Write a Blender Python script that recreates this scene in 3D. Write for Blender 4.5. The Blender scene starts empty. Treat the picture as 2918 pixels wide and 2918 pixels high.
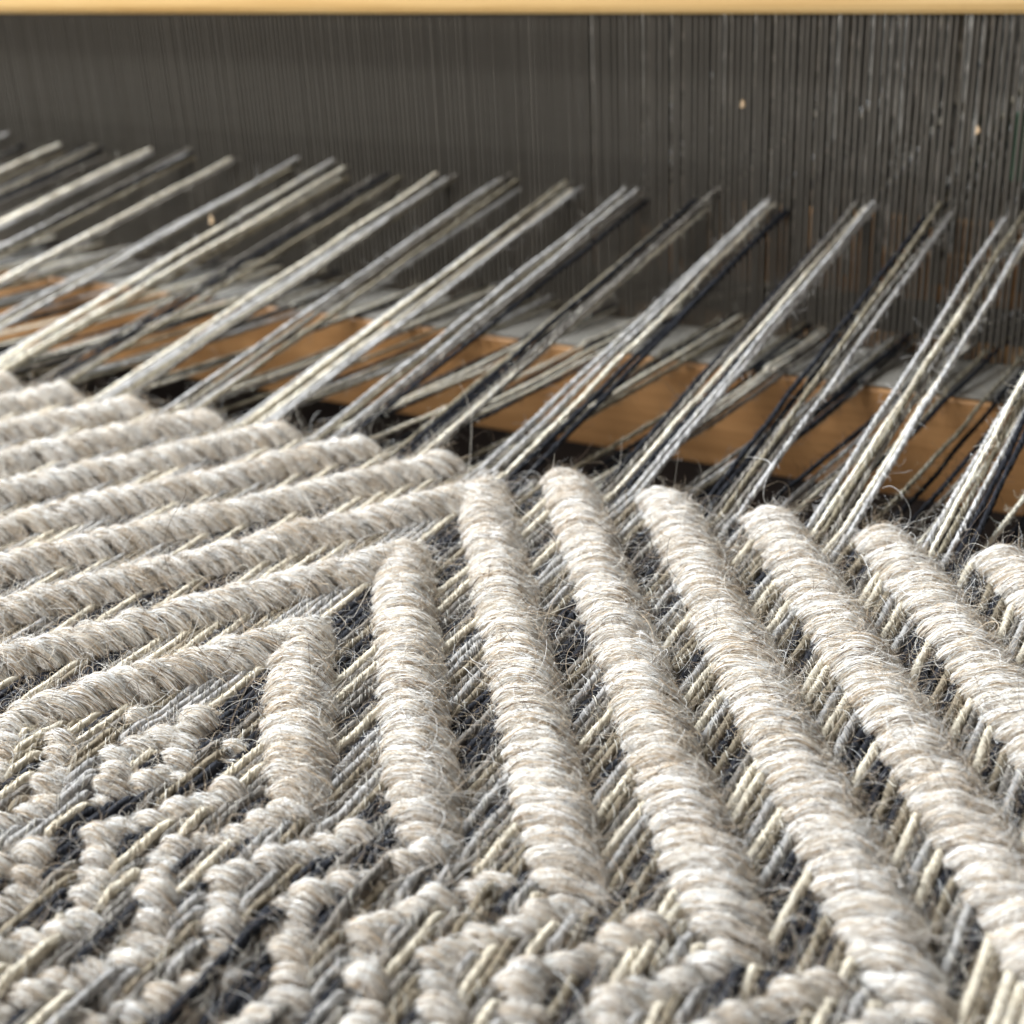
import bpy, math
import numpy as np
from mathutils import Matrix

rng = np.random.default_rng(11)
scene = bpy.context.scene
COL = scene.collection
scene.unit_settings.system = 'METRIC'
scene.unit_settings.scale_length = 0.16          # one unit is 16 cm

# ------------------------------------------------------------------ camera
cam = bpy.data.cameras.new("camera")
cam.sensor_width = 36.0
cam.lens = 51.15
cam.clip_start = 0.02
cam.clip_end = 200.0
cam.dof.use_dof = True
cam.dof.focus_distance = 1.90
cam.dof.aperture_fstop = 2.3
cam.dof.aperture_blades = 0
camera = bpy.data.objects.new("camera", cam)
COL.objects.link(camera)
CAM_H = 1.0
YAW, PITCH, ROLL = 0.517064620, 1.12326846, -0.0497060465
ROT = (Matrix.Rotation(YAW, 4, 'Z') @ Matrix.Rotation(PITCH, 4, 'X') @ Matrix.Rotation(ROLL, 4, 'Z'))
camera.matrix_world = Matrix.Translation((0, 0, CAM_H)) @ ROT
scene.camera = camera
RM = np.array(ROT.to_3x3())

# ------------------------------------------------------------------ world, lamps, exposure
world = bpy.data.worlds.new("World")
scene.world = world
world.use_nodes = True
bg = world.node_tree.nodes["Background"]
bg.inputs[0].default_value = (1.0, 0.98, 0.95, 1)
bg.inputs[1].default_value = 0.16


def lamp(name, loc, target, sx, sy, energy, colour):
    l = bpy.data.lights.new(name, 'AREA')
    l.shape = 'RECTANGLE'
    l.size, l.size_y = sx, sy
    l.energy = energy
    l.color = colour
    o = bpy.data.objects.new(name, l)
    COL.objects.link(o)
    d = np.array(target, float) - np.array(loc, float)
    from mathutils import Vector
    o.rotation_euler = Vector(d).to_track_quat('-Z', 'Y').to_euler()
    o.location = loc
    return o


lamp("window_light", (-6.0, 2.9, 3.6), (-1.2, 1.6, 0), 2.6, 2.6, 1800, (0.89, 0.95, 1.0))
lamp("room_light", (-3.8, -6.0, 3.2), (-1.4, 2.6, 0.3), 4.0, 3.0, 680, (1.0, 0.95, 0.89))

scene.view_settings.view_transform = 'Standard'
scene.view_settings.look = 'None'
scene.view_settings.exposure = 0.0
scene.view_settings.gamma = 1.0

# ------------------------------------------------------------------ helpers


def empty(name, loc=(0, 0, 0)):
    o = bpy.data.objects.new(name, None)
    o.location = loc
    COL.objects.link(o)
    return o


def tag(o, label=None, cat=None, group=None, kind=None):
    if label:
        o["label"] = label
    if cat:
        o["category"] = cat
    if group:
        o["group"] = group
    if kind:
        o["kind"] = kind
    return o


def mesh_obj(name, verts, faces, mat, parent=None, smooth=True):
    m = bpy.data.meshes.new(name)
    verts = np.asarray(verts, np.float32)
    faces = np.asarray(faces, np.int32)
    m.vertices.add(len(verts))
    m.vertices.foreach_set("co", verts.ravel())
    n = faces.shape[1]
    m.loops.add(faces.size)
    m.loops.foreach_set("vertex_index", faces.ravel())
    m.polygons.add(len(faces))
    m.polygons.foreach_set("loop_start", np.arange(0, faces.size, n, dtype=np.int32))
    m.polygons.foreach_set("loop_total", np.full(len(faces), n, np.int32))
    m.polygons.foreach_set("use_smooth", np.full(len(faces), smooth))
    m.update(calc_edges=True)
    m.validate()
    if mat:
        m.materials.append(mat)
    o = bpy.data.objects.new(name, m)
    COL.objects.link(o)
    if parent:
        o.parent = parent
    return o


def bevel_box(name, x0, x1, y0, y1, z0, z1, bev, mat, parent=None, loc=(0, 0, 0)):
    """box with chamfered, softened edges (long axis x)"""
    import bmesh
    bm = bmesh.new()
    bmesh.ops.create_cube(bm, size=1.0)
    for v in bm.verts:
        v.co = ((x0 + x1) / 2 + v.co.x * (x1 - x0), (y0 + y1) / 2 + v.co.y * (y1 - y0), (z0 + z1) / 2 + v.co.z * (z1 - z0))
    bmesh.ops.bevel(bm, geom=list(bm.edges), offset=bev, segments=3, profile=0.5, affect='EDGES')
    m = bpy.data.meshes.new(name)
    bm.to_mesh(m)
    bm.free()
    m.materials.append(mat)
    o = bpy.data.objects.new(name, m)
    COL.objects.link(o)
    o.location = loc
    if parent:
        o.parent = parent
    return o


def tube_faces(n, k):
    i = np.arange(n - 1)[:, None] * k
    j = np.arange(k)[None, :]
    j2 = (np.arange(k)[None, :] + 1) % k
    return np.stack([i + j, i + j2, i + k + j2, i + k + j], -1).reshape(-1, 4)


def curves_obj(name, pts, rad, tint, mat, parent=None):
    """pts (n,k,3): a bundle of fine fibres as real curves"""
    n, k = pts.shape[:2]
    c = bpy.data.hair_curves.new(name)
    c.add_curves([k] * n)
    c.points.foreach_set("position", np.ascontiguousarray(pts, np.float32).ravel())
    a = c.attributes.get("radius") or c.attributes.new("radius", 'FLOAT', 'POINT')
    a.data.foreach_set("value", np.ascontiguousarray(np.broadcast_to(rad, (n, k)), np.float32).ravel())
    t = c.attributes.new("tint", 'FLOAT_COLOR', 'CURVE')
    col = np.ones((n, 4), np.float32)
    col[:, :3] = tint
    t.data.foreach_set("color", col.ravel())
    c.materials.append(mat)
    o = bpy.data.objects.new(name, c)
    COL.objects.link(o)
    if parent:
        o.parent = parent
    return o


def snoise(x, seed, octaves=3):
    """smooth 1-D noise in about [-1, 1]"""
    r = np.random.default_rng(seed)
    out = np.zeros_like(x)
    for o in range(octaves):
        f = 2.0 ** o
        for _ in range(3):
            out += math.pow(0.55, o) / 3 * np.sin(x * f * r.uniform(0.7, 1.3) * 6.283 + r.uniform(0, 6.283))
    return out


def project(p):
    q = (p - np.array([0, 0, CAM_H])) @ RM
    f = 51.15 / 36.0
    return 0.5 + f * q[..., 0] / -q[..., 2], 0.5 - f * q[..., 1] / -q[..., 2]


# ------------------------------------------------------------------ materials


def new_mat(name):
    m = bpy.data.materials.new(name)
    m.use_nodes = True
    nt = m.node_tree
    b = nt.nodes["Principled BSDF"]
    return m, nt, b


def ramp(nt, stops):
    r = nt.nodes.new("ShaderNodeValToRGB")
    e = r.color_ramp.elements
    e[0].position, e[0].color = stops[0][0], (*stops[0][1], 1)
    e[1].position, e[1].color = stops[-1][0], (*stops[-1][1], 1)
    for p, c in stops[1:-1]:
        n = e.new(p)
        n.color = (*c, 1)
    return r


def wool_mat(name, stops, scale, rough=0.95, bump=0.6, detail=4.0):
    """yarn surface: fibre streaks stretched along the yarn"""
    m, nt, b = new_mat(name)
    tc = nt.nodes.new("ShaderNodeTexCoord")
    mp = nt.nodes.new("ShaderNodeMapping")
    mp.inputs["Scale"].default_value = scale
    nz = nt.nodes.new("ShaderNodeTexNoise")
    nz.inputs["Scale"].default_value = 1.0
    nz.inputs["Detail"].default_value = detail
    nz.inputs["Roughness"].default_value = 0.6
    r = ramp(nt, stops)
    nt.links.new(tc.outputs["Object"], mp.inputs["Vector"])
    nt.links.new(mp.outputs["Vector"], nz.inputs["Vector"])
    nt.links.new(nz.outputs["Fac"], r.inputs["Fac"])
    nt.links.new(r.outputs["Color"], b.inputs["Base Color"])
    bp = nt.nodes.new("ShaderNodeBump")
    bp.inputs["Strength"].default_value = bump
    bp.inputs["Distance"].default_value = 0.003
    nt.links.new(nz.outputs["Fac"], bp.inputs["Height"])
    nt.links.new(bp.outputs["Normal"], b.inputs["Normal"])
    b.inputs["Roughness"].default_value = rough
    b.inputs["Specular IOR Level"].default_value = 0.15
    return m


def fibre_mat(name):
    m, nt, b = new_mat(name)
    at = nt.nodes.new("ShaderNodeAttribute")
    at.attribute_name = "tint"
    nt.links.new(at.outputs["Color"], b.inputs["Base Color"])
    b.inputs["Roughness"].default_value = 0.6
    b.inputs["Specular IOR Level"].default_value = 0.08
    return m


MAT_FIBRE = fibre_mat("wool_fibre")
MAT_WEFT = wool_mat("cream_weft_core_shaded", [(0.25, (0.30, 0.24, 0.18)), (0.40, (0.50, 0.44, 0.36)), (0.55, (0.66, 0.62, 0.56)), (0.75, (0.76, 0.74, 0.70))], (9, 150, 150))  # yarn core: real tan streaks, tone also darkened to paint depth between fibres
WARP_RGB = {  # in-cloth yarns; cream and grey carry painted shade of the grooves
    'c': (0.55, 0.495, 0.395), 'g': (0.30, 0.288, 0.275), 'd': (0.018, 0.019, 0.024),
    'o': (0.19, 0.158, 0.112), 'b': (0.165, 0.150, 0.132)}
WARP_NAME = {'c': 'cream', 'g': 'light grey', 'd': 'navy black', 'o': 'olive taupe', 'b': 'dark brown grey'}


def scl(c, k):
    return tuple(min(1.0, x * k) for x in c)


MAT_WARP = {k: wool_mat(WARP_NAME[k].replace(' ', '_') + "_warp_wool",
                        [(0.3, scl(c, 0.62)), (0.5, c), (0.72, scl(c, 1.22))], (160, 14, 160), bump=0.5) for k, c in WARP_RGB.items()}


def wood_mat(name, stops, scale, rough):
    m, nt, b = new_mat(name)
    tc = nt.nodes.new("ShaderNodeTexCoord")
    mp = nt.nodes.new("ShaderNodeMapping")
    mp.inputs["Scale"].default_value = scale
    nz = nt.nodes.new("ShaderNodeTexNoise")
    nz.inputs["Scale"].default_value = 1.0
    nz.inputs["Detail"].default_value = 6.0
    nz.inputs["Distortion"].default_value = 0.6
    r = ramp(nt, stops)
    nt.links.new(tc.outputs["Object"], mp.inputs["Vector"])
    nt.links.new(mp.outputs["Vector"], nz.inputs["Vector"])
    nt.links.new(nz.outputs["Fac"], r.inputs["Fac"])
    nt.links.new(r.outputs["Color"], b.inputs["Base Color"])
    b.inputs["Roughness"].default_value = rough
    return m


MAT_PINE = wood_mat("pale_pine", [(0.3, (0.66, 0.41, 0.15)), (0.5, (0.76, 0.51, 0.215)), (0.7, (0.82, 0.58, 0.27))], (1.6, 20, 48), 0.5)
MAT_OAK = wood_mat("orange_brown_wood", [(0.3, (0.40, 0.205, 0.078)), (0.5, (0.48, 0.255, 0.10)), (0.68, (0.55, 0.30, 0.125))], (2.4, 34, 44), 0.45)
MAT_RACE = wood_mat("worn_grey_race", [(0.3, (0.14, 0.128, 0.108)), (0.7, (0.21, 0.195, 0.168))], (4, 14, 14), 0.8)

MAT_STEEL, nt_, b_ = new_mat("dark_reed_steel")
b_.inputs["Base Color"].default_value = (0.105, 0.098, 0.086, 1)
b_.inputs["Metallic"].default_value = 0.35
b_.inputs["Roughness"].default_value = 0.5
tc = nt_.nodes.new("ShaderNodeTexCoord")
nz = nt_.nodes.new("ShaderNodeTexNoise")
nz.inputs["Scale"].default_value = 5.0
nz.inputs["Detail"].default_value = 5.0
rr = ramp(nt_, [(0.35, (0.105, 0.097, 0.084)), (0.7, (0.18, 0.168, 0.148))])
nt_.links.new(tc.outputs["Object"], nz.inputs["Vector"])
nt_.links.new(nz.outputs["Fac"], rr.inputs["Fac"])
nt_.links.new(rr.outputs["Color"], b_.inputs["Base Color"])

MAT_HEDDLE = wood_mat("grey_heddle_cord", [(0.38, (0.05, 0.05, 0.045)), (0.62, (0.55, 0.51, 0.45))], (30, 30, 22), 0.8)
MAT_FLOOR = wood_mat("dark_floor_boards", [(0.3, (0.012, 0.006, 0.003)), (0.7, (0.022, 0.012, 0.007))], (0.6, 6, 6), 0.7)
MAT_WALL = wood_mat("dim_room_wall", [(0.3, (0.035, 0.031, 0.026)), (0.7, (0.05, 0.045, 0.038))], (1, 1, 1), 0.9)
MAT_GREEN = wood_mat("pale_green_tape", [(0.3, (0.13, 0.30, 0.20)), (0.7, (0.18, 0.38, 0.26))], (20, 20, 8), 0.7)
MAT_STRAW = wood_mat("straw", [(0.3, (0.60, 0.42, 0.24)), (0.7, (0.8, 0.62, 0.42))], (60, 60, 60), 0.7)

# ------------------------------------------------------------------ structure
fl = mesh_obj("floor", [(-40, -30, -5), (40, -30, -5), (40, 40, -5), (-40, 40, -5)], [(0, 1, 2, 3)], MAT_FLOOR, smooth=False)
tag(fl, "dark floor far below the loom", kind="structure")
wl = mesh_obj("wall", [(-40, 16, -5), (40, 16, -5), (40, 16, 4), (-40, 16, 4)], [(0, 1, 2, 3)], MAT_WALL, smooth=False)
tag(wl, "dim wall behind the loom", kind="structure")

# ------------------------------------------------------------------ the beater: top rail and race board
REED_Y = 2.82
beater = empty("loom_beater", (-1.6, 2.8, 0))
tag(beater, "wooden beater with pale pine rail above and orange brown race board below the reed", "beater")
rail = bevel_box("top_rail", -3.0, 3.0, -0.035, 0.16, 0.0, 0.34, 0.02, MAT_PINE, beater, (0, 0, 0))
rail.location = (-0.15, 0.0, 0.62)
rail.rotation_euler = (0, -0.0161, 0)
race = bevel_box("race_board", -3.2, 3.2, -0.2, 0.14, -0.238, -0.021, 0.006, MAT_OAK, beater)
bevel_box("race_cover", -3.19, 3.19, -0.196, 0.0, -0.0195, -0.013, 0.003, MAT_RACE, race)

# ------------------------------------------------------------------ the reed
reed = empty("loom_reed", (-1.7, REED_Y, 0))
tag(reed, "dark steel reed of close upright wires standing in the wooden beater", "reed")
DENT = 0.0127
xs = np.arange(-3.45, -0.12, DENT)


def blade_mesh():
    w, d = 0.0031, 0.0105
    prof = [(-w, -d * 0.7), (-w * 0.5, -d), (w * 0.5, -d), (w, -d * 0.7), (w, d * 0.7), (w * 0.5, d), (-w * 0.5, d), (-w, d * 0.7)]
    k = len(prof)
    v = [(x, y, z) for z in (-0.06, 0.66) for x, y in prof]
    f = [(i, (i + 1) % k, k + (i + 1) % k, k + i) for i in range(k)]
    m = bpy.data.meshes.new("reed_wire")
    m.from_pydata(v, [], f + [tuple(range(k))[::-1], tuple(range(k, 2 * k))])
    m.materials.append(MAT_STEEL)
    return m


bmsh = blade_mesh()
for i, x in enumerate(xs):
    o = bpy.data.objects.new("reed_wire", bmsh)
    COL.objects.link(o)
    o.parent = reed
    o.location = (x + 1.7 + rng.normal(0, 0.0006), rng.normal(0, 0.0004), 0)
    o.rotation_euler = (0, rng.normal(0, 0.0012), rng.normal(0, 0.05))
# the wound baulk along the foot of the reed
bevel_box("reed_baulk", -1.75, 1.6, -0.02, 0.02, -0.075, -0.022, 0.006, MAT_STEEL, reed)

# ------------------------------------------------------------------ weave structure
XA, SL, PER, UA = -1.125, 0.70, 0.254, 1.879      # apex line, twill slope, repeat, rib phase
Y_FELL, Y_TURN, PICK = 1.975, 1.050, 0.0254
CLOTH_Z = -0.026
XPER = PER * SL
NEND = 14
END = XPER / NEND


def sstep(a, b, x):
    t = np.clip((x - a) / (b - a), 0, 1)
    return t * t * (3 - 2 * t)


def phase(x, y):
    """returns t in [-.5,.5] (0 = crest of a weft float) and whether the small zigzag pattern applies"""
    dots = y < Y_TURN + 0.075 * (np.abs(x - XA) < 0.085)
    d = np.abs(Y_TURN - y)
    q = 0.127
    zz = np.abs((d + q) % (2 * q) - q)              # 0 -> q -> 0
    v = np.where(dots, Y_TURN + zz, y)
    u = (np.abs(x - XA) / SL + v - UA) / PER
    u = np.where(dots, u * 2, u)
    t = (u + 0.5) % 1.0 - 0.5
    return t, dots


def weft_z(x, y):
    t, dots = phase(x, y)
    a = np.abs(t)
    right = sstep(XA - 0.02, XA + 0.06, x)                # the ribs right of the apex line stand fuller
    fade = sstep(Y_TURN - 0.01, Y_TURN + 0.13, y)         # ribs sink into the small pattern
    hw = (0.268 + 0.020 * right) * (0.80 + 0.20 * fade)
    h1 = np.where(a < hw, np.cos(np.clip(a / hw, 0, 1) * math.pi / 2), 0.0) ** 0.6
    h2 = np.where(a < 0.30, np.cos(np.clip(a / 0.30, 0, 1) * math.pi / 2), 0.0) ** 0.7
    return CLOTH_Z + np.where(dots, -0.014 + 0.021 * h2, -0.016 + (0.024 + (0.013 + 0.007 * right) * fade) * h1)


def warp_z(x, y):
    t, dots = phase(x, y)
    a = np.abs(t)
    return CLOTH_Z + np.where(dots, -0.016 + 0.027 * sstep(0.15, 0.29, a), -0.018 + 0.023 * sstep(0.16, 0.28, a))


cloth = empty("woven_cloth", (-1.2, 1.2, 0))
tag(cloth, "woven wool cloth with raised cream chevron ribs over a grey, navy and cream warp", "cloth")
OFF = np.array([-1.2, 1.2, 0.0])


def in_view(p, m=0.10):
    u, v = project(p)
    return (u > -m) & (u < 1 + m) & (v > -m) & (v < 1 + m)


# fibre colours
def weft_tints(n, dark=0.03, tan=0.2, tone=1.0):
    base = np.array([[0.85, 0.848, 0.835]]) * tone * rng.uniform(0.82, 1.06, (n, 1))
    r = rng.random(n)
    base[r < tan] = np.array([0.53, 0.43, 0.32]) * rng.uniform(0.7, 1.15, ((r < tan).sum(), 1))
    m2 = (r >= tan) & (r < tan + 0.20)
    base[m2] = np.array([0.70, 0.655, 0.58]) * rng.uniform(0.85, 1.1, (m2.sum(), 1))
    m3 = r > 1 - dark
    base[m3] = np.array([0.11, 0.08, 0.06]) * rng.uniform(0.5, 1.6, (m3.sum(), 1))
    return np.clip(base, 0, 0.9)


def flyaways(p0, dirs, length, k, curl, seed_rng):
    """curly loose hairs: integrate a wandering direction"""
    n = len(p0)
    pts = np.zeros((n, k, 3))
    pts[:, 0] = p0
    d = dirs / np.linalg.norm(dirs, axis=1, keepdims=True)
    axis = seed_rng.normal(0, 1, (n, 3))
    axis /= np.linalg.norm(axis, axis=1, keepdims=True)
    w = seed_rng.normal(0, curl, (n, 1))
    step = (length / (k - 1))[:, None]
    for i in range(1, k):
        pts[:, i] = pts[:, i - 1] + d * step
        axis += seed_rng.normal(0, 0.25, (n, 3))
        axis /= np.linalg.norm(axis, axis=1, keepdims=True)
        d = d + np.cross(axis, d) * w
        d /= np.linalg.norm(d, axis=1, keepdims=True)
    return pts


# ------------------------------------------------------------------ weft picks
picks = []
y_ = Y_FELL - 0.5 * PICK
while y_ > 0.5:
    picks.append(y_ + rng.normal(0, 0.0013))
    y_ -= PICK if y_ > Y_TURN + PICK else 0.0268
K = 10
th = np.arange(K) / K * 2 * math.pi
TW = -9.0
for j, y0 in enumerate(picks):
    xg = np.arange(-2.75, 0.25, 0.0042)
    vis = in_view(np.stack([xg, np.full_like(xg, y0), np.full_like(xg, 0.0)], -1))
    if not vis.any():
        continue
    xa_, xb_ = xg[vis].min() - 0.02, xg[vis].max() + 0.02
    x = np.arange(xa_, xb_, 0.0040)
    sd = 1000 + j

    def yc(x_):
        return y0 + 0.0016 * snoise(x_ * 9, sd) + 0.0035 * snoise(x_ * 1.3, 5)

    small = y0 < Y_TURN

    def zc(x_):
        base = weft_z(x_, y0)
        if small:
            amp = 0.95 + 0.36 * snoise(x_ * 7.5, sd + 77)
            base = CLOTH_Z - 0.015 + (base - CLOTH_Z + 0.015) * np.clip(amp, 0.3, 1.25)
        return base + (0.0034 if y0 > Y_TURN else 0.0048) * snoise(x_ * 10, sd + 300)

    fat = 1.0 + np.clip(rng.normal(0, 0.09), -0.15, 0.2)

    def rad(x_):
        return fat + 0.13 * snoise(x_ * 14, sd + 600)

    def frame(x_):
        e = 0.0015
        dz = (zc(x_ + e) - zc(x_ - e)) / (2 * e)
        dz = np.clip(dz, -1.6, 1.6)
        nrm = np.sqrt(1 + dz * dz)
        return np.stack([-dz / nrm, np.zeros_like(dz), 1 / nrm], -1)

    def surf(x_, th_, lift):
        N = frame(x_)
        r = rad(x_)
        ry, rz = (0.0121 if y0 > Y_TURN else 0.0134) * r * lift, 0.0126 * r * lift
        c = np.stack([x_, yc(x_), zc(x_)], -1)
        p = c + (rz * np.sin(th_))[..., None] * N
        p[..., 1] += ry * np.cos(th_)
        return p

    X = np.repeat(x, K).reshape(len(x), K)
    T = np.broadcast_to(th, X.shape)
    lump = 1.0 + 0.02 * np.cos(3 * (T - TW * X))
    V = surf(X, T, 0.84 * lump)
    yarn = mesh_obj("weft_yarn", V.reshape(-1, 3) - OFF, tube_faces(len(x), K), MAT_WEFT, cloth)
    # fibres spun round the yarn
    L = xb_ - xa_
    near = 1.0 if y0 < 1.45 else 0.85
    n = int(L * 4200 * near)
    k = 7
    x0 = rng.uniform(xa_, xb_, n)
    ln = rng.uniform(0.025, 0.075, n)
    q = np.linspace(0, 1, k)[None, :]
    xx = x0[:, None] + ln[:, None] * q
    tt = rng.uniform(0, 2 * math.pi, n)[:, None] + (TW + rng.normal(0, 11, n))[:, None] * (xx - x0[:, None])
    lift = rng.uniform(0.84, 1.04, n)[:, None] + np.abs(rng.normal(0, 0.05, n))[:, None] + (np.abs(rng.normal(0, 0.22, n))[:, None]) * (2 * q - 1) ** 4 + 0.06 * np.sin(q * rng.uniform(4, 14, n)[:, None] + rng.uniform(0, 6, n)[:, None])
    P = surf(xx, tt, lift)
    tints = weft_tints(n, tone=rng.uniform(0.90, 1.04), dark=0.06, tan=0.20 + 0.22 * np.clip(snoise(x0 * 5, sd + 50), 0, 1))
    rad_f = rng.uniform(0.0002, 0.00052, n)[:, None] * (1 - 0.75 * (2 * q - 1) ** 6)
    # loose hairs
    nf = int(L * 1600)
    kf = 14
    xf = rng.uniform(xa_, xb_, nf)
    tf = rng.uniform(0.1, math.pi - 0.1, nf)
    p0 = surf(xf, tf, np.full(nf, 0.98))
    dirs = np.stack([rng.normal(0, 1.0, nf) + 0.5, np.cos(tf) * 0.8 + rng.normal(0, 0.6, nf), np.sin(tf) * 0.5 + rng.normal(0, 0.3, nf)], -1)
    lf = rng.gamma(1.3, 0.014, nf) + 0.007
    lf *= 1 + 0.7 * snoise(xf * 6, sd + 900)
    PF = flyaways(p0, dirs, lf, kf, 0.55, rng)
    PF[:, :, 2] = np.maximum(PF[:, :, 2], CLOTH_Z)
    nl = int(L * 48)
    kl = 26
    xl = rng.uniform(xa_, xb_, nl)
    tl = rng.uniform(0.3, math.pi - 0.3, nl)
    pl = surf(xl, tl, np.full(nl, 0.98))
    dl = np.stack([rng.normal(0, 1.0, nl), rng.normal(0, 0.8, nl), np.abs(rng.normal(0, 0.35, nl))], -1)
    PL = flyaways(pl, dl, rng.gamma(2.5, 0.022, nl) + 0.02, kl, 0.30, rng)
    PL[:, :, 2] = np.maximum(PL[:, :, 2], CLOTH_Z + 0.008)
    curves_obj("long_hairs", PL - OFF, rng.uniform(0.00015, 0.0003, nl)[:, None] * np.ones((1, kl)),
               weft_tints(nl, dark=0.36, tan=0.25), MAT_FIBRE, yarn)["kind"] = "stuff"
    curves_obj("yarn_fibres", P - OFF, rad_f, tints, MAT_FIBRE, yarn)["kind"] = "stuff"
    qq = np.linspace(0, 1, kf)[None, :]
    curves_obj("loose_hairs", PF - OFF, rng.uniform(0.0001, 0.00024, nf)[:, None] * (1 - 0.6 * qq),
               weft_tints(nf, dark=0.10, tan=0.45), MAT_FIBRE, yarn)["kind"] = "stuff"

# ------------------------------------------------------------------ warp ends
X_LO, X_HI = -3.66, -0.02
iend0 = math.ceil((X_LO - XA) / END)
iend1 = math.floor((X_HI - XA) / END)
ends = [(XA + (i + 0.5) * END) for i in range(iend0, iend1)]
THIN = 0.10
BUND = {('R', 4): "gcogdd", ('R', 3): "gcobcg", ('R', 2): "ddbobg", ('R', 1): "dbcdgg", ('R', 0): "ggcddb",
        ('L', 1): "oddbcb", ('L', 2): "googbd", ('L', 3): "gcocgg", ('L', 4): "gdobgo", ('L', 5): "cggoob",
        ('L', 6): "bodbbo", ('L', 7): "gccbco", ('L', 8): "gdboog", ('L', 9): "gccbgb", ('L', 10): "gbgdbo",
        ('L', 11): "bccgcg", ('L', 12): "dbdobd", ('L', 13): "bgcbgo", ('L', 14): "gbodgb"}
y_f = Y_FELL - 0.006
info = []
for x in ends:
    t, _ = phase(np.array([x]), np.array([y_f]))
    raised = abs(t[0]) > 0.28
    u = (abs(x - XA) / SL + y_f - UA) / PER
    key = ('R' if x > XA else 'L', int(math.floor(u)))
    if key[1] == 0:
        key = ('R', 0)
    info.append([x, raised, key, None])
bundles = {}
for e in info:
    if e[1]:
        bundles.setdefault(e[2], []).append(e)
for key, es in bundles.items():
    es.sort(key=lambda e: e[0])
    pat = BUND.get(key, "gcdobg")
    for i, e in enumerate(es):
        e[3] = pat[min(len(pat) - 1, i)] if len(es) <= len(pat) else pat[int(i * len(pat) / len(es))]
for e in info:
    if e[3] is None:
        e[3] = rng.choice(list("cgdob"), p=[0.19, 0.10, 0.28, 0.27, 0.16])


def yarn_tube(cx, cy, cz, r, K, pitch, ph, ply=0.08):
    """plied thread: a two-lobed section turning along the thread (runs mainly along y)"""
    n = len(cy)
    s = np.concatenate([[0], np.cumsum(np.sqrt(np.diff(cx) ** 2 + np.diff(cy) ** 2 + np.diff(cz) ** 2))])
    th_ = np.arange(K) / K * 2 * math.pi
    T = np.broadcast_to(th_, (n, K))
    tw = (s / pitch * 2 * math.pi + ph)[:, None]
    R = r[:, None] * (1 + ply * np.cos(2 * (T - tw)))
    V = np.stack([cx[:, None] + R * np.cos(T), np.repeat(cy[:, None], K, 1), cz[:, None] + R * np.sin(T)], -1)
    return V.reshape(-1, 3), tube_faces(n, K)


def warp_fuzz(cx, cy, cz, r, code, n_lay, n_fly, name, parent, off, rgb=WARP_RGB):
    """fibres lying on, and standing off, a warp thread given by its centre line"""
    c0 = np.array(rgb[code])
    m = len(cy)

    def at(f):
        i = f * (m - 1)
        i0 = np.clip(np.floor(i).astype(int), 0, m - 2)
        w = i - i0
        lerp = lambda a: a[i0] * (1 - w) + a[i0 + 1] * w
        return np.stack([lerp(cx), lerp(cy), lerp(cz)], -1)
    k = 9
    tot = abs(cy[-1] - cy[0])
    q = np.linspace(0, 1, k)[None, :]
    f0 = rng.uniform(0, 1, n_lay)
    ln = rng.uniform(0.02, 0.05, n_lay) / tot
    ff = np.clip(f0[:, None] + ln[:, None] * q, 0, 1)
    P = at(ff)
    tt = rng.uniform(0, 6.283, n_lay)[:, None] + 110 * (ff - f0[:, None]) * tot + rng.normal(0, 0.3, (n_lay, 1))
    rr_ = r * (1.05 + np.abs(rng.normal(0, 0.10, n_lay))[:, None] + np.abs(rng.normal(0, 0.5, n_lay))[:, None] * (2 * q - 1) ** 4)
    P[..., 0] += rr_ * np.cos(tt)
    P[..., 2] += rr_ * np.sin(tt)
    tin = c0 * rng.uniform(0.6, 1.5, (n_lay, 1))
    if code in 'gbo':
        sel = rng.random(n_lay) < 0.3
        tin[sel] = c0 * rng.uniform(0.15, 0.4, (sel.sum(), 1))
        sel = rng.random(n_lay) < 0.18
        tin[sel] = np.array([0.6, 0.57, 0.5]) * rng.uniform(0.6, 1.1, (sel.sum(), 1))
    f1 = rng.uniform(0, 1, n_fly)
    p0 = at(f1)
    a = rng.uniform(0, 6.283, n_fly)
    p0[:, 0] += r * np.cos(a)
    p0[:, 2] += r * np.sin(a)
    d = np.stack([np.cos(a) * 0.7, rng.normal(0, 1, n_fly), np.sin(a) * 0.7], -1)
    F = flyaways(p0, d, rng.gamma(2.0, 0.006, n_fly) + 0.006, k, 0.65, rng)
    pts = np.concatenate([P, F])
    tint = np.concatenate([tin, np.clip(c0 * 1.05 + 0.008, 0, 0.85) * rng.uniform(0.6, 1.4, (n_fly, 1))])
    rad_ = np.concatenate([rng.uniform(0.0003, 0.0006, n_lay), rng.uniform(0.00012, 0.00026, n_fly)])[:, None] * (1 - 0.5 * np.abs(2 * q - 1) ** 4)
    o = curves_obj(name, pts - off, rad_, np.clip(tint, 0, 0.88), MAT_FIBRE, parent)
    o["kind"] = "stuff"
    return o


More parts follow.
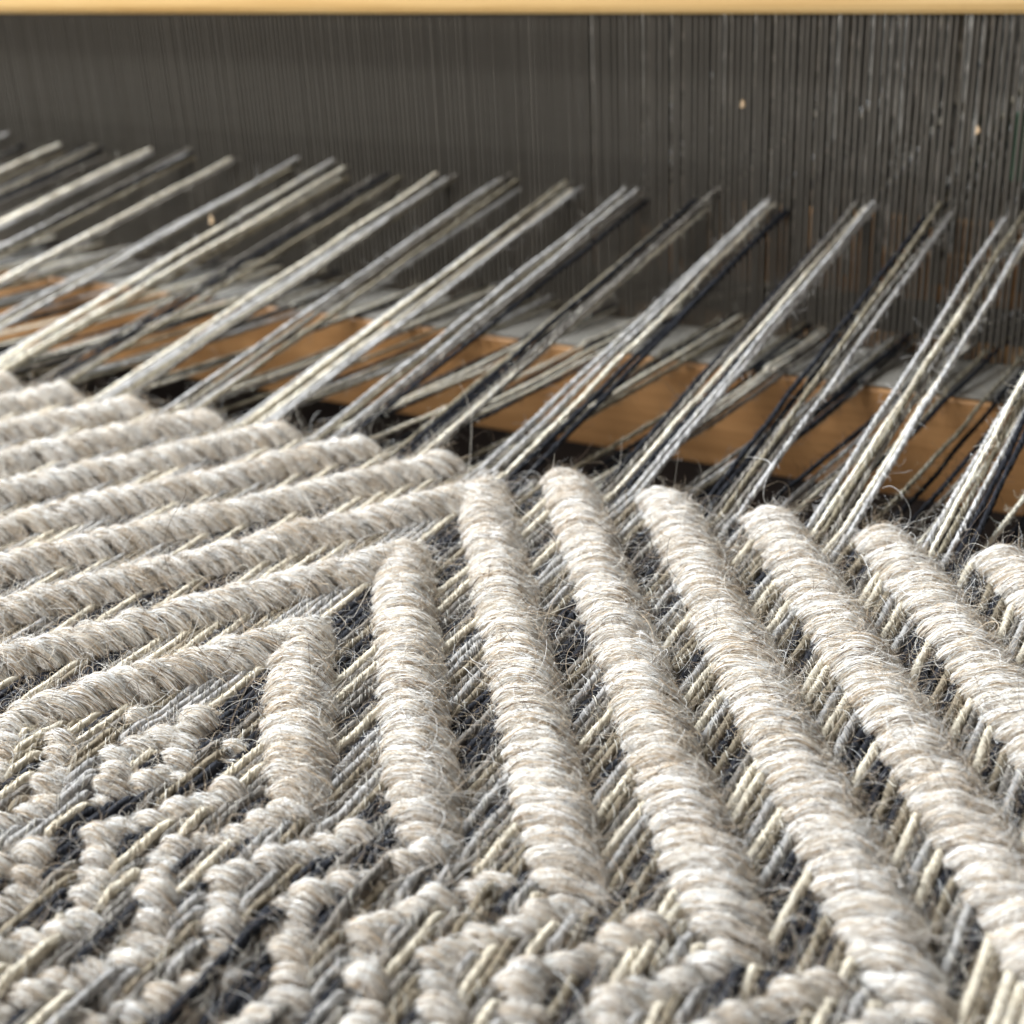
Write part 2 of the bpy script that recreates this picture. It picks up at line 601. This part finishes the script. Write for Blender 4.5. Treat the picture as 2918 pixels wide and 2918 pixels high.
LIT_SHED_RGB = dict(WARP_RGB)  # same yarns as in the cloth, some lightened to paint stronger light
LIT_SHED_RGB['c'] = (0.78, 0.72, 0.60)
LIT_SHED_RGB['g'] = (0.46, 0.452, 0.445)
LIT_SHED_RGB['o'] = (0.235, 0.205, 0.148)
MAT_LIT_SHED = {k: wool_mat(WARP_NAME[k].replace(' ', '_') + "_lit_shed_wool",
                        [(0.3, scl(c, 0.62)), (0.5, c), (0.72, scl(c, 1.22))], (160, 14, 160), bump=0.5) for k, c in LIT_SHED_RGB.items()}
R_END = {'c': 0.0054, 'g': 0.0058, 'd': 0.0060, 'o': 0.0058, 'b': 0.0058}
for x, raised, key, code in info:
    yy = np.arange(0.45, Y_FELL - 0.004, 0.0050)
    cx = x + 0.0018 * snoise(yy * 5, int(x * 1e5) % 99991 + 7) + np.random.default_rng(int(abs(x) * 1e6)).normal(0, 0.0012)
    cz = warp_z(np.full_like(yy, x), yy)
    cz = cz + {'c': 0.0008, 'g': 0.0004, 'd': -0.0036, 'o': -0.0014, 'b': -0.0024}[code] * (0.4 + 0.6 * sstep(0.2, 0.3, np.abs(phase(np.full_like(yy, x), yy)[0])))
    re_ = np.random.default_rng(int(abs(x) * 1e6) + 41)
    if re_.random() < 0.34:
        ride = sstep(0.05, 0.5, snoise(yy * 1.7 + re_.uniform(0, 9), int(abs(x) * 1e5) + 9, 1)) * (1 - sstep(Y_TURN - 0.04, Y_TURN + 0.03, yy))
        cz = cz * (1 - ride) + np.maximum(cz, CLOTH_Z + 0.019) * ride
    ker = np.ones(5) / 5
    cz[2:-2] = np.convolve(cz, ker, 'same')[2:-2]
    vis = in_view(np.stack([cx, yy, cz], -1), 0.06)
    if vis.sum() < 6:
        continue
    a, b = np.argmax(vis), len(vis) - np.argmax(vis[::-1])
    cx, cy, cz = cx[a:b], yy[a:b], cz[a:b]
    r = R_END[code] * (1.06 + 0.07 * snoise(cy * 18, int(abs(x) * 3e5) + 3))
    V, F = yarn_tube(cx, cy, cz, r, 6, 0.07, rng.uniform(0, 6.28), 0.05)
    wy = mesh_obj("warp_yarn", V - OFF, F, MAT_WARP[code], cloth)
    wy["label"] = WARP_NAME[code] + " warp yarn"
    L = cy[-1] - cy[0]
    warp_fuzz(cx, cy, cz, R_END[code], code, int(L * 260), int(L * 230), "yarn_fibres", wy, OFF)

# ------------------------------------------------------------------ warp threads stretched from the fell through the reed
ORD = ["first", "second", "third", "fourth", "fifth", "sixth", "seventh", "eighth", "ninth", "tenth", "eleventh", "twelfth",
       "thirteenth", "fourteenth", "fifteenth", "sixteenth", "seventeenth", "eighteenth", "nineteenth", "twentieth"]
order = sorted({e[2] for e in info if e[1] and e[0] < -0.25}, key=lambda k_: -np.mean([e[0] for e in bundles[k_]]))
low = {}
for x, raised, key, code in info:
    if x > -0.27:
        continue
    if not raised and np.random.default_rng(int(abs(x) * 1e6) + 5).random() < 0.22:
        continue
    if raised and np.random.default_rng(int(abs(x) * 1e6) + 6).random() < (0.4 if key == ('R', 0) else (0.0 if key in (('R', 3), ('R', 4)) else THIN)):
        continue
    r_ = np.random.default_rng(int(abs(x) * 1e6) + 17)
    xr = 0.85 * x + 0.02 + r_.normal(0, 0.011)
    near = x > -1.35
    step = 0.0045 if near else 0.009
    s = np.arange(0, 1, step / 0.86)
    s = np.concatenate([s, np.linspace(1.0, r_.choice([1.282, 1.494, 1.705]), 8)])
    cy = (Y_FELL - 0.006) + (REED_Y - Y_FELL + 0.006) * s
    cx = x + (xr - x) * s
    z0 = float(warp_z(np.array([x]), np.array([y_f]))[0])
    if raised:
        zr = 0.266 + r_.normal(0, 0.012)
        cz = z0 + (zr - z0) * s
    else:
        zr = 0.004 + abs(r_.normal(0, 0.008))
        cz = z0 + (zr - z0) * s - 0.012 * np.sin(np.clip(s, 0, 1) * math.pi)
        # the lowered threads slide over the race board
        lim = np.where((cy > 2.60) & (cy < 2.84), -0.007, -9)
        cz = np.maximum(cz, lim)
        zt = np.where(s > 1, zr - 0.10 * (s - 1), cz)
        cz = zt
    cx = cx + 0.0022 * snoise(s * 2.2, int(abs(x) * 1e5) + 1, 2) * np.clip(s * 3, 0, 1)
    cz = cz + 0.0016 * snoise(s * 2.0, int(abs(x) * 1e5) + 2, 2) * np.clip(s * 3, 0, 1) * (s < 1)
    vis = in_view(np.stack([cx, cy, cz], -1), 0.08)
    if not vis.any():
        continue
    a, b = max(0, np.argmax(vis) - 1), len(vis) - np.argmax(vis[::-1])
    cx, cy, cz, s = cx[a:b], cy[a:b], cz[a:b], s[a:b]
    if len(cy) < 4:
        continue
    r = R_END[code] * (0.63 if raised else 0.52) * (1 + 0.10 * snoise(s * 9, int(abs(x) * 2e5) + 3))
    org = np.array([cx[0], cy[0], cz[0]])
    V, F = yarn_tube(cx, cy, cz, r, 8 if near else 6, 0.045, r_.uniform(0, 6.28))
    t = mesh_obj("warp_thread", V - org, F, MAT_LIT_SHED[code])
    t.location = org
    if raised:
        same = [e for e in bundles[key] if e[3] == code]
        pos = [e[0] for e in same].index(x)
        w = "" if len(same) == 1 else ("leftmost " if pos == 0 else ("rightmost " if pos == len(same) - 1 else ("middle " if len(same) == 3 else ORD[pos] + " ")))
        tag(t, f"{w}{WARP_NAME[code]} warp thread of the {ORD[order.index(key)]} raised bundle from the right",
            "warp thread", "raised warp threads between cloth and reed")
    else:
        nb = sum(1 for k_ in order if np.mean([e[0] for e in bundles[k_]]) > x)
        low.setdefault((nb, code), []).append((x, t))
    m = s <= 1.0
    if m.sum() > 8:
        L = cy[m][-1] - cy[m][0]
        dn = 420 if near else 200
        warp_fuzz(cx[m], cy[m], cz[m], R_END[code] * (0.63 if raised else 0.52), code, int(L * dn), int(L * (260 if near else 110)), "yarn_fibres", t, org, LIT_SHED_RGB)

for (nb, code), lst in low.items():
    where = "right of the first raised bundle" if nb == 0 else (
        f"between the {ORD[nb - 1]} and {ORD[nb]} raised bundles" if nb < len(order) else "left of every raised bundle")
    lst.sort(key=lambda a_: a_[0])
    for i, (x, t) in enumerate(lst):
        w = "" if len(lst) == 1 else ("leftmost " if i == 0 else ("rightmost " if i == len(lst) - 1 else ("middle " if len(lst) == 3 else ORD[i] + " ")))
        tag(t, f"{w}lowered {WARP_NAME[code]} warp thread {where}", "warp thread", "lowered warp threads between cloth and reed")

# ------------------------------------------------------------------ behind the reed: heddle shafts and heddles
for i, (yy, zb) in enumerate([(3.06, 0.12), (3.24, 0.05), (3.42, 0.10), (3.60, 0.02)]):
    sh = empty("heddle_shaft", (-1.2, yy, zb))
    tag(sh, f"orange brown heddle shaft bar, {ORD[i]} behind the reed", "heddle shaft", "heddle shafts behind the reed")
    bevel_box("shaft_bar", -2.2, 1.3, -0.015, 0.015, -0.09, 0.0, 0.005, MAT_OAK, sh)


def heddle_mesh():
    """cord heddle: two legs knotted round an eye"""
    zs = np.linspace(0, 0.75, 26)
    out_v, out_f = [], []
    for sgn in (-1, 1):
        ex = np.exp(-((zs - 0.26) / 0.035) ** 2) * 0.010 + 0.0022
        cx_ = sgn * ex
        K_ = 5
        a = np.arange(K_) / K_ * 2 * math.pi
        r = 0.0030 + 0.0022 * (np.exp(-((zs - 0.33) / 0.012) ** 2) + np.exp(-((zs - 0.19) / 0.012) ** 2))
        V = np.stack([cx_[:, None] + r[:, None] * np.cos(a), r[:, None] * np.sin(a), np.repeat(zs[:, None], K_, 1)], -1).reshape(-1, 3)
        f = tube_faces(len(zs), K_) + len(out_v) * 0 + sum(len(v) for v in out_v)
        out_v.append(V)
        out_f.append(f)
    m = bpy.data.meshes.new("heddle")
    m.from_pydata(np.concatenate(out_v).tolist(), [], np.concatenate(out_f).tolist())
    m.materials.append(MAT_HEDDLE)
    return m


hm = heddle_mesh()
for i, (yy, zb) in enumerate([(3.06, 0.12), (3.24, 0.05), (3.42, 0.10)]):
    for x in np.arange(-2.9, -0.30, 0.030):  # rows run on unseen to the left, added to block window light
        o = bpy.data.objects.new("heddle", hm)
        COL.objects.link(o)
        o.location = (x + rng.normal(0, 0.007), yy + rng.choice([-0.022, 0.022]), zb - 0.06)
        o.rotation_euler = (0, rng.normal(0, 0.01), rng.uniform(-0.9, 0.9))
        tag(o, f"grey cord heddle hanging from the {ORD[i]} shaft behind the reed", "heddle", "heddles behind the reed")

tp = bevel_box("tape_tie", -0.022, 0.022, -0.003, 0.003, 0.0, 0.13, 0.0012, MAT_GREEN)
tp.location = (-0.512, 2.97, 0.305)
tag(tp, "pale green tape tie hanging behind the right end of the reed", "tape")

# ------------------------------------------------------------------ straw flecks caught on the reed and warp


def fleck(px, pz, size, label, y=None):
    n = 14
    a = np.linspace(0, 1, n)
    r = size * 0.28 * np.sin(np.clip(a * 0.92 + 0.06, 0, 1) * math.pi) ** 0.6 * (1 + 0.25 * snoise(a * 2, int(px * 1000) % 97))
    K_ = 6
    t = np.arange(K_) / K_ * 6.283
    V = np.stack([r[:, None] * np.cos(t) + 0.15 * size * np.sin(a * 4)[:, None], r[:, None] * np.sin(t) * 0.6, np.repeat((a * size)[:, None], K_, 1)], -1).reshape(-1, 3)
    o = mesh_obj("straw_fleck", V, tube_faces(n, K_), MAT_STRAW)
    o.location = (px, (REED_Y - 0.018) if y is None else y, pz)
    o.rotation_euler = (0, 0.3, 0)
    tag(o, label, "straw fleck", "straw flecks")
    return o


fleck(-1.025, 0.452, 0.016, "tiny straw fleck caught on the reed above the middle of the bare wires")
fleck(-0.566, 0.425, 0.016, "tiny straw fleck caught on the reed near its right end")
fleck(-2.163, 0.198, 0.02, "tan straw fleck on a raised warp thread at the left", y=2.5)
